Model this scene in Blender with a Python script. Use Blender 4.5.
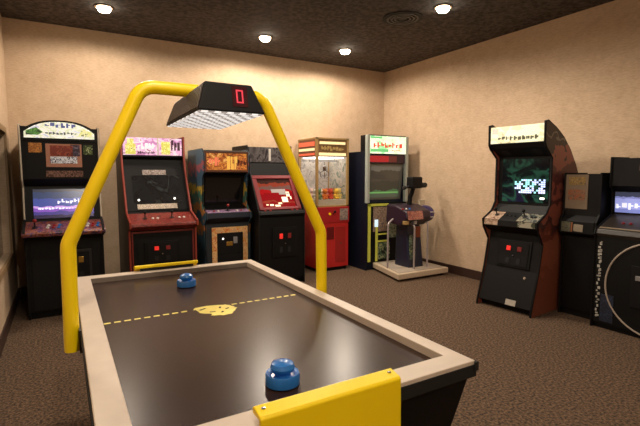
import bpy, bmesh, math, random
from mathutils import Vector, Matrix

# ------------------------------------------------------------------ scene, camera, light
for o in list(bpy.data.objects):
    bpy.data.objects.remove(o)
SC = bpy.context.scene
COL = SC.collection
PI = math.pi

cam_data = bpy.data.cameras.new('camera')
cam_data.sensor_width = 36.0
cam_data.lens = 442.6 / 640 * 36
cam_data.clip_start = 0.05
cam = bpy.data.objects.new('camera', cam_data)
COL.objects.link(cam)
cam.location = (0, 0, 1.4)
cam.rotation_euler = (PI / 2 - 0.0883, 0, -0.528)
SC.camera = cam

world = bpy.data.worlds.new('world')
SC.world = world
world.use_nodes = True
world.node_tree.nodes['Background'].inputs[0].default_value = (1, 0.85, 0.7, 1)
world.node_tree.nodes['Background'].inputs[1].default_value = 0.05

SC.view_settings.view_transform = 'Standard'
SC.view_settings.look = 'None'
SC.view_settings.gamma = 1
SC.view_settings.exposure = 0.42
SC.view_settings.use_curve_mapping = False

LAMP_COLOR = (1.0, 0.85, 0.69)
# ceiling lamps: x, y, watts
CEIL = 3.075
LAMPS = [(0.45, 5.09, 47, 'recessed ceiling spotlight above the far left cabinet corner'),
         (2.24, 5.18, 75, 'recessed ceiling spotlight nearest the middle of the back wall'),
         (3.41, 5.17, 75, 'recessed ceiling spotlight nearest the back right corner of the room'),
         (3.40, 3.37, 75, 'recessed ceiling spotlight beside the round ceiling vent', 158)]
FILL_LAMPS = [(0.45, 3.30, 42), (2.24, 3.30, 50), (0.45, 1.20, 50), (2.24, 1.20, 14), (0.45, -0.90, 90), (2.24, -0.90, 10)]  # unseen spotlights added to raise the room's light level

# ------------------------------------------------------------------ helpers
def lin(r, g, b):
    def c(v):
        v /= 255.0
        return v / 12.92 if v <= 0.04045 else ((v + 0.055) / 1.055) ** 2.4
    return (c(r), c(g), c(b), 1)

def mat(name, rgb, rough=0.5, metal=0.0, emit=0.0, noise=None, bump=None, spec=0.5, coat=0.0):
    """noise=(scale, other_rgb, amount)  bump=(scale, strength)"""
    m = bpy.data.materials.new(name)
    m.use_nodes = True
    nt = m.node_tree
    p = nt.nodes['Principled BSDF']
    p.inputs['Base Color'].default_value = lin(*rgb)
    p.inputs['Roughness'].default_value = rough
    p.inputs['Metallic'].default_value = metal
    p.inputs['Specular IOR Level'].default_value = spec
    p.inputs['Coat Weight'].default_value = coat
    tc = nt.nodes.new('ShaderNodeTexCoord')
    if noise is None:
        noise = (40, tuple(min(255, v * 0.9) for v in rgb), 0.35)
    n = nt.nodes.new('ShaderNodeTexNoise')
    n.inputs['Scale'].default_value = noise[0]
    n.inputs['Detail'].default_value = 4
    nt.links.new(tc.outputs['Object'], n.inputs['Vector'])
    r = nt.nodes.new('ShaderNodeValToRGB')
    r.color_ramp.elements[0].position = 0.5 - 0.25 / max(noise[2], 0.3)* 0.5
    r.color_ramp.elements[1].position = 0.5 + 0.25 / max(noise[2], 0.3)* 0.5
    r.color_ramp.elements[0].color = lin(*noise[1])
    r.color_ramp.elements[1].color = lin(*rgb)
    nt.links.new(n.outputs['Fac'], r.inputs['Fac'])
    nt.links.new(r.outputs['Color'], p.inputs['Base Color'])
    if emit:
        nt.links.new(r.outputs['Color'], p.inputs['Emission Color'])
        p.inputs['Emission Strength'].default_value = emit
    if bump:
        nb = nt.nodes.new('ShaderNodeTexNoise')
        nb.inputs['Scale'].default_value = bump[0]
        nb.inputs['Detail'].default_value = 3
        nt.links.new(tc.outputs['Object'], nb.inputs['Vector'])
        b = nt.nodes.new('ShaderNodeBump')
        b.inputs['Strength'].default_value = bump[1]
        b.inputs['Distance'].default_value = 0.01
        nt.links.new(nb.outputs['Fac'], b.inputs['Height'])
        nt.links.new(b.outputs['Normal'], p.inputs['Normal'])
    return m

def art(name, stops, scale=(8, 8, 8), emit=0.0, rough=0.35, hard=True, seed=0.0, kind='noise', dist=1.5):
    """printed artwork / picture: noise or voronoi broken into flat colours"""
    m = bpy.data.materials.new(name)
    m.use_nodes = True
    nt = m.node_tree
    p = nt.nodes['Principled BSDF']
    p.inputs['Roughness'].default_value = rough
    tc = nt.nodes.new('ShaderNodeTexCoord')
    mp = nt.nodes.new('ShaderNodeMapping')
    mp.inputs['Scale'].default_value = scale
    mp.inputs['Location'].default_value = (seed, seed * 1.7, seed * 0.6)
    nt.links.new(tc.outputs['Object'], mp.inputs['Vector'])
    if kind == 'noise':
        n = nt.nodes.new('ShaderNodeTexNoise')
        n.inputs['Scale'].default_value = 1
        n.inputs['Detail'].default_value = 2
        n.inputs['Distortion'].default_value = dist
        out = n.outputs['Fac']
    elif kind == 'cells':
        n = nt.nodes.new('ShaderNodeTexVoronoi')
        n.inputs['Scale'].default_value = 1
        sp = nt.nodes.new('ShaderNodeSeparateColor')
        nt.links.new(n.outputs['Color'], sp.inputs[0])
        out = sp.outputs[0]
    else:
        n = nt.nodes.new('ShaderNodeTexWave')
        n.bands_direction = 'Z'
        n.inputs['Scale'].default_value = 1
        n.inputs['Distortion'].default_value = dist
        out = n.outputs['Fac']
    nt.links.new(mp.outputs['Vector'], n.inputs['Vector'])
    r = nt.nodes.new('ShaderNodeValToRGB')
    r.color_ramp.interpolation = 'CONSTANT' if hard else 'LINEAR'
    els = r.color_ramp.elements
    while len(els) < len(stops):
        els.new(0.5)
    for e, (pos, c) in zip(els, stops):
        e.position = pos
        e.color = lin(*c)
    nt.links.new(out, r.inputs['Fac'])
    nt.links.new(r.outputs['Color'], p.inputs['Base Color'])
    if emit:
        nt.links.new(r.outputs['Color'], p.inputs['Emission Color'])
        p.inputs['Emission Strength'].default_value = emit
    return m

class B:
    """collects shapes for ONE mesh object"""
    def __init__(s):
        s.bm = bmesh.new()
    def hexa(s, lo, hi):
        """lo, hi: four points each, same winding"""
        v = [s.bm.verts.new(p) for p in list(lo) + list(hi)]
        for f in ((3, 2, 1, 0), (4, 5, 6, 7), (0, 1, 5, 4), (1, 2, 6, 5), (2, 3, 7, 6), (3, 0, 4, 7)):
            s.bm.faces.new([v[i] for i in f])
        return s
    def box(s, x0, x1, y0, y1, z0, z1):
        return s.hexa([(x0, y0, z0), (x1, y0, z0), (x1, y1, z0), (x0, y1, z0)],
                      [(x0, y0, z1), (x1, y0, z1), (x1, y1, z1), (x0, y1, z1)])
    def prism(s, poly, a, b, axis='x'):
        def P(u, v, t):
            return {'x': (t, u, v), 'y': (u, t, v), 'z': (u, v, t)}[axis]
        A = [s.bm.verts.new(P(u, v, a)) for u, v in poly]
        C = [s.bm.verts.new(P(u, v, b)) for u, v in poly]
        n = len(poly)
        s.bm.faces.new(A[::-1]); s.bm.faces.new(C)
        for i in range(n):
            s.bm.faces.new([A[i], A[(i + 1) % n], C[(i + 1) % n], C[i]])
        return s
    def frame(s, outer, inner, a, b, axis='x'):
        """ring between two polygons with equal vertex counts, extruded"""
        def P(u, v, t):
            return {'x': (t, u, v), 'y': (u, t, v), 'z': (u, v, t)}[axis]
        n = len(outer)
        V = [[s.bm.verts.new(P(u, v, t)) for u, v in poly] for t in (a, b) for poly in (outer, inner)]
        for i in range(n):
            j = (i + 1) % n
            s.bm.faces.new([V[0][i], V[0][j], V[1][j], V[1][i]])
            s.bm.faces.new([V[2][i], V[3][i], V[3][j], V[2][j]])
            s.bm.faces.new([V[0][i], V[2][i], V[2][j], V[0][j]])
            s.bm.faces.new([V[1][i], V[1][j], V[3][j], V[3][i]])
        return s
    def tube(s, pts, r, seg=12, caps=True):
        pts = [Vector(p) for p in pts]
        rings = []
        up = None
        for i, p in enumerate(pts):
            t = (pts[min(i + 1, len(pts) - 1)] - pts[max(i - 1, 0)]).normalized()
            if up is None:
                up = t.orthogonal().normalized()
            up = (up - t * up.dot(t)).normalized()
            w = t.cross(up)
            rr = r[i] if isinstance(r, (list, tuple)) else r
            rings.append([s.bm.verts.new(p + (up * math.cos(2 * PI * k / seg) + w * math.sin(2 * PI * k / seg)) * rr) for k in range(seg)])
        for a, b in zip(rings, rings[1:]):
            for k in range(seg):
                s.bm.faces.new([a[k], a[(k + 1) % seg], b[(k + 1) % seg], b[k]])
        if caps:
            s.bm.faces.new(rings[0][::-1]); s.bm.faces.new(rings[-1])
        return s
    def lathe(s, prof, c=(0, 0, 0), seg=24):
        """prof: (radius, z) from bottom to top; closed at both ends"""
        rings = []
        for r, z in prof:
            rings.append([s.bm.verts.new((c[0] + r * math.cos(2 * PI * k / seg), c[1] + r * math.sin(2 * PI * k / seg), c[2] + z)) for k in range(seg)])
        for a, b in zip(rings, rings[1:]):
            for k in range(seg):
                s.bm.faces.new([a[k], a[(k + 1) % seg], b[(k + 1) % seg], b[k]])
        s.bm.faces.new(rings[0][::-1]); s.bm.faces.new(rings[-1])
        return s
    def ball(s, c, r, sc=(1, 1, 1), seg=14):
        m = Matrix.Translation(c) @ Matrix.Diagonal((r * sc[0], r * sc[1], r * sc[2], 1))
        bmesh.ops.create_uvsphere(s.bm, u_segments=seg, v_segments=max(6, seg // 2 + 2), radius=1, matrix=m)
        return s
    def slab(s, p0, p1, x0, x1, t, lift=0.0, s0=0.0, s1=1.0):
        """box lying on the profile segment p0->p1 (y, z), facing the player"""
        F = seg_frame(p0, p1)
        L = F[3]
        return s.hexa([on(F, x0, s0 * L, lift), on(F, x1, s0 * L, lift), on(F, x1, s1 * L, lift), on(F, x0, s1 * L, lift)],
                      [on(F, x0, s0 * L, lift + t), on(F, x1, s0 * L, lift + t), on(F, x1, s1 * L, lift + t), on(F, x0, s1 * L, lift + t)])
    def build(s, name, m, parent=None, bevel=0.0, smooth=False, bseg=2):
        bmesh.ops.recalc_face_normals(s.bm, faces=s.bm.faces)
        me = bpy.data.meshes.new(name)
        s.bm.to_mesh(me); s.bm.free()
        me.materials.append(m)
        o = bpy.data.objects.new(name, me)
        COL.objects.link(o)
        if parent:
            o.parent = parent
        if smooth:
            for p in me.polygons:
                p.use_smooth = True
            me.set_sharp_from_angle(angle=math.radians(40))
        if bevel:
            md = o.modifiers.new('bevel', 'BEVEL')
            md.width = bevel; md.segments = bseg; md.limit_method = 'ANGLE'
            md.angle_limit = math.radians(35)
        return o

def seg_frame(p0, p1):
    d = Vector((p1[0] - p0[0], p1[1] - p0[1]))
    L = d.length
    d.normalize()
    return (Vector(p0), d, Vector((-d.y, d.x)), L)

def on(F, x, s, h):
    p = F[0] + F[1] * s + F[2] * h
    return (x, p.x, p.y)

def thing(name, label, cat, loc=(0, 0, 0), rz=0.0, group=None):
    o = bpy.data.objects.new(name, None)
    COL.objects.link(o)
    o.empty_display_size = 0.1
    o.location = loc
    o.rotation_euler = (0, 0, rz)
    return tag(o, label, cat, group)

def tag(o, label, cat, group=None):
    o['label'] = label
    o['category'] = cat
    if group:
        o['group'] = group
    return o

def struct(o):
    o['kind'] = 'structure'
    return o

def copy_tree(o, parent=None):
    c = o.copy()
    COL.objects.link(c)
    if parent:
        c.parent = parent
    for ch in list(o.children):
        copy_tree(ch, c)
    return c

def fillet(pts, r, n=6):
    pts = [Vector(p) for p in pts]
    out = [pts[0]]
    for a, b, c in zip(pts, pts[1:], pts[2:]):
        u = (a - b).normalized(); v = (c - b).normalized()
        ang = u.angle(v)
        d = min(r / math.tan(ang / 2), (a - b).length * .49, (c - b).length * .49)
        p, q = b + u * d, b + v * d
        for k in range(n + 1):
            t = k / n
            out.append(p * (1 - t) ** 2 + b * 2 * t * (1 - t) + q * t * t)
    out.append(pts[-1])
    return out

def marks(b, p0, p1, x0, x1, s0, s1, n, lift, seed, bold=0.25, t=0.0015):
    """a row of n small blurred print blocks between x0 and x1 on a segment (s as fractions)"""
    rnd = random.Random(seed)
    F = seg_frame(p0, p1); L = F[3]
    cell = (x1 - x0) / n
    h = (s1 - s0) * L
    for i in range(n):
        X = x0 + cell * i; w = cell * 0.8
        lo = rnd.choice((0, 0, .12, .3)); hi = rnd.choice((1, 1, .8, .62))
        R = [(0, w * rnd.uniform(.35, .6), lo, hi), (w * rnd.uniform(.3, .5), w, max(lo, rnd.choice((0, .3, .5))), min(hi, rnd.choice((.45, .7, 1))) + .02)]
        for a, c, z0, z1 in R:
            if z1 - z0 < .1: z1 = z0 + .2
            b.hexa([on(F, X + a, s0 * L + z0 * h, lift), on(F, X + c, s0 * L + z0 * h, lift), on(F, X + c, s0 * L + z1 * h, lift), on(F, X + a, s0 * L + z1 * h, lift)],
                   [on(F, X + a, s0 * L + z0 * h, lift + t), on(F, X + c, s0 * L + z0 * h, lift + t), on(F, X + c, s0 * L + z1 * h, lift + t), on(F, X + a, s0 * L + z1 * h, lift + t)])
    return b

# ------------------------------------------------------------------ materials
M = {}
M['black'] = mat('black laminate', (8, 8, 9), 0.55, spec=.25)
M['black2'] = mat('black vinyl', (12, 11, 12), 0.6, spec=.25)
M['darkbrown'] = mat('dark brown laminate', (52, 36, 30), 0.5)
M['navy'] = mat('navy laminate', (15, 19, 36), 0.5, spec=.3)
M['charcoal'] = mat('charcoal metal', (48, 47, 48), 0.4, 0.3)
M['glass'] = mat('dark screen glass', (16, 16, 18), 0.12, spec=0.6)
M['chrome'] = mat('chrome', (200, 200, 200), 0.2, 1.0)
M['silver'] = mat('silver trim', (165, 165, 168), 0.35, 0.5)
M['cream'] = mat('cream trim', (196, 184, 164), 0.5)
M['red'] = mat('red laminate', (150, 28, 26), 0.4)
M['redtrim'] = mat('dark red trim', (120, 36, 30), 0.45)
M['yellow'] = mat('yellow powder coat', (255, 226, 14), 0.36, noise=(6, (250, 216, 10), .3))
M['yellowtrim'] = mat('yellow trim', (196, 186, 60), 0.4)
M['white'] = mat('white plastic', (225, 222, 215), 0.4)
M['redlight'] = mat('lit red coin button', (240, 50, 42), 0.4, emit=0.45)
M['dimred'] = mat('dim red coin slot', (120, 30, 30), 0.4, emit=0.15)
M['whitelight'] = mat('small white lamp', (255, 250, 240), 0.4, emit=2.0)
M['rubber'] = mat('black rubber', (18, 18, 18), 0.8)
M['brass'] = mat('brass', (190, 150, 70), 0.35, 0.8)
M['gold'] = mat('gold frame', (178, 146, 92), 0.4, 0.2)

# ------------------------------------------------------------------ room
XL, XR, YF, YB = -0.474, 4.715, -2.2, 5.96
def wall_mat():
    m = mat('textured wall covering', (206, 181, 153), 0.85, noise=(9, (192, 166, 137), .45), bump=(160, .35))
    nt = m.node_tree
    p = nt.nodes['Principled BSDF']
    ramp = [n for n in nt.nodes if n.type == 'VALTORGB'][0]
    tc = [n for n in nt.nodes if n.type == 'TEX_COORD'][0]
    w = nt.nodes.new('ShaderNodeTexNoise'); w.inputs['Scale'].default_value = 1; w.inputs['Detail'].default_value = 3
    mp = nt.nodes.new('ShaderNodeMapping'); mp.inputs['Scale'].default_value = (26, 26, 120)
    nt.links.new(tc.outputs['Object'], mp.inputs[0]); nt.links.new(mp.outputs[0], w.inputs['Vector'])
    mx = nt.nodes.new('ShaderNodeMix'); mx.data_type = 'RGBA'; mx.blend_type = 'MULTIPLY'
    r2 = nt.nodes.new('ShaderNodeValToRGB')
    r2.color_ramp.elements[0].position = .3; r2.color_ramp.elements[0].color = (.72, .70, .68, 1)
    r2.color_ramp.elements[1].position = .65; r2.color_ramp.elements[1].color = (1, 1, 1, 1)
    nt.links.new(w.outputs['Fac'], r2.inputs[0])
    mx.inputs[0].default_value = 0.6
    nt.links.new(ramp.outputs[0], mx.inputs[6]); nt.links.new(r2.outputs[0], mx.inputs[7])
    nt.links.new(mx.outputs[2], p.inputs['Base Color'])
    return m
M['wall'] = wall_mat()
M['ceiling'] = mat('dark speckled ceiling', (88, 80, 77), 0.9, noise=(22, (46, 41, 40), 1.0), bump=(90, .4))
M['carpet'] = mat('brown speckled carpet', (124, 98, 74), 0.95, noise=(60, (58, 44, 34), 1.0), bump=(160, 1.0))
M['base'] = mat('dark brown baseboard', (58, 38, 30), 0.5)

struct(B().box(XL - .1, XR + .1, YF - .1, YB + .1, -0.1, 0).build('floor', M['carpet']))
struct(B().box(XL - .1, XR + .1, YF - .1, YB + .1, CEIL, CEIL + .1).build('ceiling', M['ceiling']))
struct(B().box(XL - .1, XR + .1, YB, YB + .1, 0, CEIL).build('wall_back', M['wall']))
struct(B().box(XL - .1, XR + .1, YF - .1, YF, 0, CEIL).build('wall_front', M['wall']))
struct(B().box(XR, XR + .1, YF, YB, 0, CEIL).build('wall_right', M['wall']))
# left wall has a window opening
WY0, WY1, WZ0, WZ1 = 3.30, 5.40, 0.60, 1.80
bl = B()
bl.box(XL - .1, XL, YF, WY0, 0, CEIL).box(XL - .1, XL, WY1, YB, 0, CEIL)
bl.box(XL - .1, XL, WY0, WY1, 0, WZ0).box(XL - .1, XL, WY0, WY1, WZ1, CEIL)
struct(bl.build('wall_left', M['wall']))
M['tan'] = mat('tan painted frame', (150, 122, 88), 0.55)
wn = B().frame([(WY0 - .06, WZ0 - .06), (WY1 + .06, WZ0 - .06), (WY1 + .06, WZ1 + .06), (WY0 - .06, WZ1 + .06)],
               [(WY0, WZ0), (WY1, WZ0), (WY1, WZ1), (WY0, WZ1)], XL, XL + .022, 'x').build('window_1', M['tan'], bevel=.004)
struct(wn)
B().box(XL - .07, XL - .06, WY0, WY1, WZ0, WZ1).build('pane', M['glass'], wn)
B().box(XL - .1, XL - .055, (WY0 + WY1) / 2 - .02, (WY0 + WY1) / 2 + .02, WZ0, WZ1).build('mullion', M['charcoal'], wn)
BH = .12
struct(B().box(XL, XR, YB - .015, YB, 0, BH).build('baseboard_back', M['base'], bevel=.004))
struct(B().box(XR - .015, XR, YF, YB - .015, 0, BH).build('baseboard_right', M['base'], bevel=.004))
struct(B().box(XL, XL + .015, YF, YB - .015, 0, BH).build('baseboard_left', M['base'], bevel=.004))

# ------------------------------------------------------------------ ceiling lamps and vent
M['lampglass'] = mat('lamp glass', (255, 240, 214), 0.4, emit=34.0)
M['lamptrim'] = mat('bronze lamp trim', (150, 124, 96), 0.4, 0.4)
def downlight(x, y, watts, label, cone=177):
    t = thing('ceiling_spotlight', label, 'ceiling light', (x, y, CEIL), 0, 'recessed ceiling spotlights')
    ring = B()
    prof_o = [(math.cos(2 * PI * k / 24) * .085, math.sin(2 * PI * k / 24) * .085) for k in range(24)]
    prof_i = [(math.cos(2 * PI * k / 24) * .066, math.sin(2 * PI * k / 24) * .066) for k in range(24)]
    ring.frame(prof_o, prof_i, -.012, 0, 'z').build('trim_ring', M['lamptrim'], t, smooth=True)
    B().lathe([(.02, -.055), (.05, -.046), (.065, -.02), (.066, -.001)]).build('lamp', M['lampglass'], t, smooth=True)
    ld = bpy.data.lights.new('spot', 'SPOT')
    ld.energy = watts
    ld.color = LAMP_COLOR
    ld.spot_size = math.radians(cone)
    ld.spot_blend = 0.30 if cone > 170 else 0.8
    ld.shadow_soft_size = 0.05
    lo = bpy.data.objects.new('light', ld)
    COL.objects.link(lo)
    lo.parent = t
    lo.location = (0, 0, -.075)
    return t
for a in LAMPS:
    downlight(*a)
for x, y, w in FILL_LAMPS:
    downlight(x, y, w, 'added fill light over the hockey table side of the room, an unseen ceiling spotlight out of frame')

v = thing('ceiling_vent', 'dark round louvred air vent in the dark ceiling', 'vent', (3.26, 3.82, CEIL))
ci = lambda r: [(math.cos(2 * PI * k / 32) * r, math.sin(2 * PI * k / 32) * r) for k in range(32)]
B().lathe([(.05, -.012), (.055, -.006), (.055, -.001)], seg=32).build('centre_plate', M['black'], v, smooth=True)
for r in (.09, .13, .17):
    B().frame(ci(r), ci(r - .018), -.016, -.001, 'z').build('louvre_ring', M['charcoal'], v, smooth=True)
B().frame(ci(.215), ci(.175), -.01, -.001, 'z').build('flange', M['black2'], v, smooth=True)

# ------------------------------------------------------------------ air hockey table
TX0, TX1, TY0, TY1, TH = 0.043, 1.13, 0.942, 2.905, 0.80
CX, CY = (TX0 + TX1) / 2, (TY0 + TY1) / 2
table = thing('air_hockey_table', 'black air hockey table with pale rails, yellow goal covers and yellow overhead arch', 'air hockey table', (CX, CY, 0))
hw, hl = (TX1 - TX0) / 2, (TY1 - TY0) / 2
M['rail'] = mat('pale laminate rail', (208, 194, 178), 0.42, noise=(14, (194, 180, 164), .4))
M['field'] = mat('dark glossy playfield', (52, 34, 28), 0.27, noise=(260, (40, 27, 22), .5), spec=0.18)
# body: tapered tub
def ringpts(a, b, z):
    return [(-a, -b, z), (a, -b, z), (a, b, z), (-a, b, z)]
B().hexa(ringpts(hw - .10, hl - .10, .30), ringpts(hw - .012, hl - .012, .745)).build('table_body', M['black'], table, bevel=.006)
for sx in (-1, 1):
    for sy in (-1, 1):
        lg = B().hexa([(sx * (hw - .24) + a * .05, sy * (hl - .28) + b_ * .07, .02) for a, b_ in ((-1, -1), (1, -1), (1, 1), (-1, 1))],
                      [(sx * (hw - .22) + a * .07, sy * (hl - .26) + b_ * .09, .31) for a, b_ in ((-1, -1), (1, -1), (1, 1), (-1, 1))]).build('leg', M['black2'], table, bevel=.004)
        B().lathe([(.03, 0), (.035, .006), (.03, .021)], (sx * (hw - .24), sy * (hl - .28), 0)).build('foot', M['charcoal'], lg, smooth=True)
B().box(-hw + .05, hw - .05, -hl + .05, hl - .05, .745, .77).build('playfield', M['field'], table)
pf = table.children[-1]
# rail ring with mitred corners
INN = [(.117 - CX, -hl + .085), (1.074 - CX, -hl + .085), (1.074 - CX, hl - .08), (.117 - CX, hl - .08)]
OUT = [(-hw, -hl), (hw, -hl), (hw, hl), (-hw, hl)]
B().frame(OUT, [(x - math.copysign(-.004, x), y + math.copysign(.004, y)) for x, y in INN], .745, .80, 'z').build('rail', M['rail'], table, bevel=.003)
M['cushion'] = mat('grey rail cushion', (128, 118, 108), 0.5)
B().frame([(x + math.copysign(.004, x), y + math.copysign(.004, y)) for x, y in INN], INN, .765, .797, 'z').build('cushion', M['cushion'], table)
B().frame([(-hw - .004, -hl - .004), (hw + .003, -hl - .004), (hw + .003, hl + .004), (-hw - .004, hl + .004)],
          [(-hw - .0003, -hl - .0003), (hw + .0003, -hl - .0003), (hw + .0003, hl + .0003), (-hw - .0003, hl + .0003)], .748, .787, 'z').build('rail_edge', M['rubber'], table)
for sx in (-1, 1):
    for sy in (-1, 1):
        B().prism([(sx * (hw + .008), sy * (hl + .008)), (sx * (hw - .012), sy * (hl + .008)), (sx * (hw + .008), sy * (hl - .012))], .768, .797, 'z').build('corner_cap', M['rubber'], table)
# centre line and emblem
M['lineyellow'] = mat('yellow printed line', (255, 238, 120), 0.4)
M['linewhite'] = mat('pale printed line', (238, 226, 180), 0.4)
cl = B()
y0 = 2.025 - CY
n = 23
for k in range(n):
    x0 = -hw + .085 + k * (2 * hw - .17) / n
    if abs(x0 + .02) > .09:
        cl.box(x0, x0 + .026, y0 - .007, y0 + .007, .7702, .7708)
cl.build('centre_line', M['lineyellow'], pf)
em = B()
epc = []
rnd = random.Random(4)
def emblem_piece(cx, cy, rx, ry, jag, k=18):
    pts = []
    for i in range(k):
        a = 2 * PI * i / k
        q = 1 + jag * (rnd.random() - .5)
        pts.append((cx + rx * q * math.cos(a), cy + ry * q * math.sin(a)))
    epc.append(1)
    em.prism(pts, .7701 + .00003 * len(epc), .7706 + .0001 * len(epc), 'z')
ex, ey = .592 - CX, 1.985 - CY
emblem_piece(ex, ey + .008, .080, .070, .22)
emblem_piece(ex + .02, ey - .02, .075, .055, .25)
emblem_piece(ex - .055, ey + .05, .034, .022, .4)
emblem_piece(ex + .058, ey + .005, .032, .05, .4)
emblem_piece(ex + .02, ey - .06, .055, .035, .4)
em_o = em.build('emblem', M['lineyellow'], pf)
ed = B()
for px, py, a, l in ((-.05, .03, .5, .035), (-.02, -.03, -.3, .025), (.03, .02, 1.2, .02), (.055, -.01, .4, .02), (.02, -.05, .9, .02)):
    c, s = math.cos(a), math.sin(a)
    ed.prism([(ex + px - c * l / 2 + s * .005, ey + py - s * l / 2 - c * .005), (ex + px + c * l / 2 + s * .005, ey + py + s * l / 2 - c * .005),
              (ex + px + c * l / 2 - s * .005, ey + py + s * l / 2 + c * .005), (ex + px - c * l / 2 - s * .005, ey + py - s * l / 2 + c * .005)], 0.7712, .7716, 'z')
ed.build('emblem_lettering', M['field'], pf)
# goal covers
for sy, x0, x1 in ((-1, .378 - CX, .805 - CX), (1, .365 - CX, .75 - CX)):
    def q(y, z):
        return (sy * (hl + y), z)
    gc = B().prism([q(-.035, .832), q(-.028, .838), q(.012, .830), q(.018, .824), q(.022, .60), q(.006, .60), q(.005, .818), q(-.033, .818), q(-.035, .822)], x0, x1, 'x').build('goal_cover', M['yellow'], table, bevel=.003)
    B().box(x0 + .03, x1 - .03, sy * (hl - .030) - .0015, sy * (hl - .030) + .0015, .801, .818).build('goal_slot', M['rubber'], gc)
    for xs in (x0 + .02, x1 - .02):
        yc = sy * (hl - .012)
        B().lathe([(.006, 0), (.006, .003), (.003, .004)], (xs, yc, .8335), 10).build('screw', M['chrome'], gc, smooth=True)
# arch
ym = 1.97 - CY
arch_pts = [(0.008 - CX, ym, .70), (0.012 - CX, ym, 1.125), (0.30 - CX, ym, 1.758), (0.835 - CX, ym, 1.758), (1.155 - CX, ym, 1.10), (1.160 - CX, ym, .70)]
P = fillet(arch_pts, .09)
arch = B().tube(P, .028, 16).build('arch', M['yellow'], table, smooth=True)
for sx, xx in ((-1, .038), (1, 1.130)):
    B().box(xx - CX - .004, xx - CX + .004, ym - .05, ym + .05, .70, .79).build('bracket', M['charcoal'], arch)
# lamp and score housing
hou = [(.445, 1.655), (.715, 1.655), (.745, 2.31), (.46, 2.31)]
top = [(.480, 1.68), (.668, 1.68), (.69, 2.27), (.50, 2.27)]
zb, zt = 1.636, 1.748
hs = B().hexa([(x - CX, y - CY, zb) for x, y in hou], [(x - CX, y - CY, zt) for x, y in top]).build('score_housing', M['black2'], table, bevel=.006)
def grid_mat():
    m = bpy.data.materials.new('lit prismatic diffuser'); m.use_nodes = True
    nt = m.node_tree; p = nt.nodes['Principled BSDF']
    tc = nt.nodes.new('ShaderNodeTexCoord')
    mp = nt.nodes.new('ShaderNodeMapping'); mp.inputs['Scale'].default_value = (40, 26, 1)
    nt.links.new(tc.outputs['Object'], mp.inputs[0])
    ck = nt.nodes.new('ShaderNodeTexChecker'); ck.inputs['Scale'].default_value = 1
    ck.inputs[1].default_value = (1, .98, .95, 1); ck.inputs[2].default_value = (.34, .31, .29, 1)
    nt.links.new(mp.outputs[0], ck.inputs[0])
    nt.links.new(ck.outputs[0], p.inputs['Base Color']); nt.links.new(ck.outputs[0], p.inputs['Emission Color'])
    p.inputs['Emission Strength'].default_value = .62
    return m
M['diffuser'] = grid_mat()
B().hexa([(x - CX, y - CY, zb - .004) for x, y in ((.453, 1.664), (.707, 1.664), (.736, 2.302), (.468, 2.302))], [(x - CX, y - CY, zb + .001) for x, y in ((.453, 1.664), (.707, 1.664), (.736, 2.302), (.468, 2.302))]).build('lamp_diffuser', M['diffuser'], hs)
# side louvre fins on the housing's long side
M['darkbrown2'] = mat('brown louvre', (70, 58, 50), 0.5)
fn = B()
for k in range(22):
    t0 = .02 + k * .044; t1 = t0 + .022
    lo = lambda t: (.445 + .015 * t - .004 - CX, 1.655 + .655 * t - CY)
    hi = lambda t: (.480 + .02 * t - .004 - CX, 1.68 + .59 * t - CY)
    zz0, zz1 = zb + .012, zt - .012
    def at(t, z, off):
        u = (z - zb) / (zt - zb)
        p0, p1 = lo(t), hi(t)
        return (p0[0] + (p1[0] - p0[0]) * u + off, p0[1] + (p1[1] - p0[1]) * u, z)
    fn.hexa([at(t0, zz0, 0), at(t1, zz0, 0), at(t1, zz0, .01), at(t0, zz0, .01)], [at(t0, zz1, 0), at(t1, zz1, 0), at(t1, zz1, .01), at(t0, zz1, .01)])
fn.build('louvre_panel', M['darkbrown2'], hs)
# score digit: a red seven segment 0 on the end that faces the players
def end_pt(x, z, h):
    t = (z - zb) / (zt - zb)
    y = 1.655 + t * .025 - h
    return (x - CX, y - CY, z)
def seg_box(b, x0, x1, z0, z1, h0, h1):
    b.hexa([end_pt(x0, z0, h0), end_pt(x1, z0, h0), end_pt(x1, z1, h0), end_pt(x0, z1, h0)],
           [end_pt(x0, z0, h1), end_pt(x1, z0, h1), end_pt(x1, z1, h1), end_pt(x0, z1, h1)])
M['digitbg'] = mat('dark red display window', (60, 12, 16), 0.25)
M['digit'] = mat('lit red digit', (215, 52, 72), 0.4, emit=.6)
dx, dz = .598, 1.672
bb = B(); seg_box(bb, dx - .016, dx + .046, dz - .014, dz + .066, 0.0, .002)
disp = bb.build('score_display', M['digitbg'], hs)
bb = B()
w_, h_, s_ = .028, .052, .0055
for r_ in ((0, w_, h_ - s_, h_), (0, w_, 0, s_), (0, s_, s_, h_ - s_), (w_ - s_, w_, s_, h_ - s_)):
    seg_box(bb, dx + r_[0], dx + r_[1], dz + r_[2], dz + r_[3], .002, .0035)
bb.build('score_digit', M['digit'], disp)

# pushers
M['blue'] = mat('blue plastic', (44, 122, 206), 0.25, spec=.6)
def pusher(x, y, label):
    t = thing('hockey_pusher', label, 'pusher', (x, y, .7704), 0, 'hockey pushers')
    B().lathe([(.047, .001), (.052, .004), (.052, .030), (.049, .037), (.043, .036), (.034, .028), (.02, .028)]).build('base_disc', M['blue'], t, smooth=True)
    B().lathe([(.024, .027), (.024, .036), (.034, .044), (.037, .054), (.032, .065), (.016, .072), (.002, .073)]).build('knob', M['blue'], t, smooth=True)
    B().lathe([(.046, 0), (.047, .0012)]).build('felt_pad', M['rubber'], t)
    return t
pusher(.549, 1.165, 'blue plastic hockey pusher lying closest to the near yellow goal')
pusher(.583, 2.49, 'blue plastic hockey pusher lying near the far yellow goal')

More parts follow.
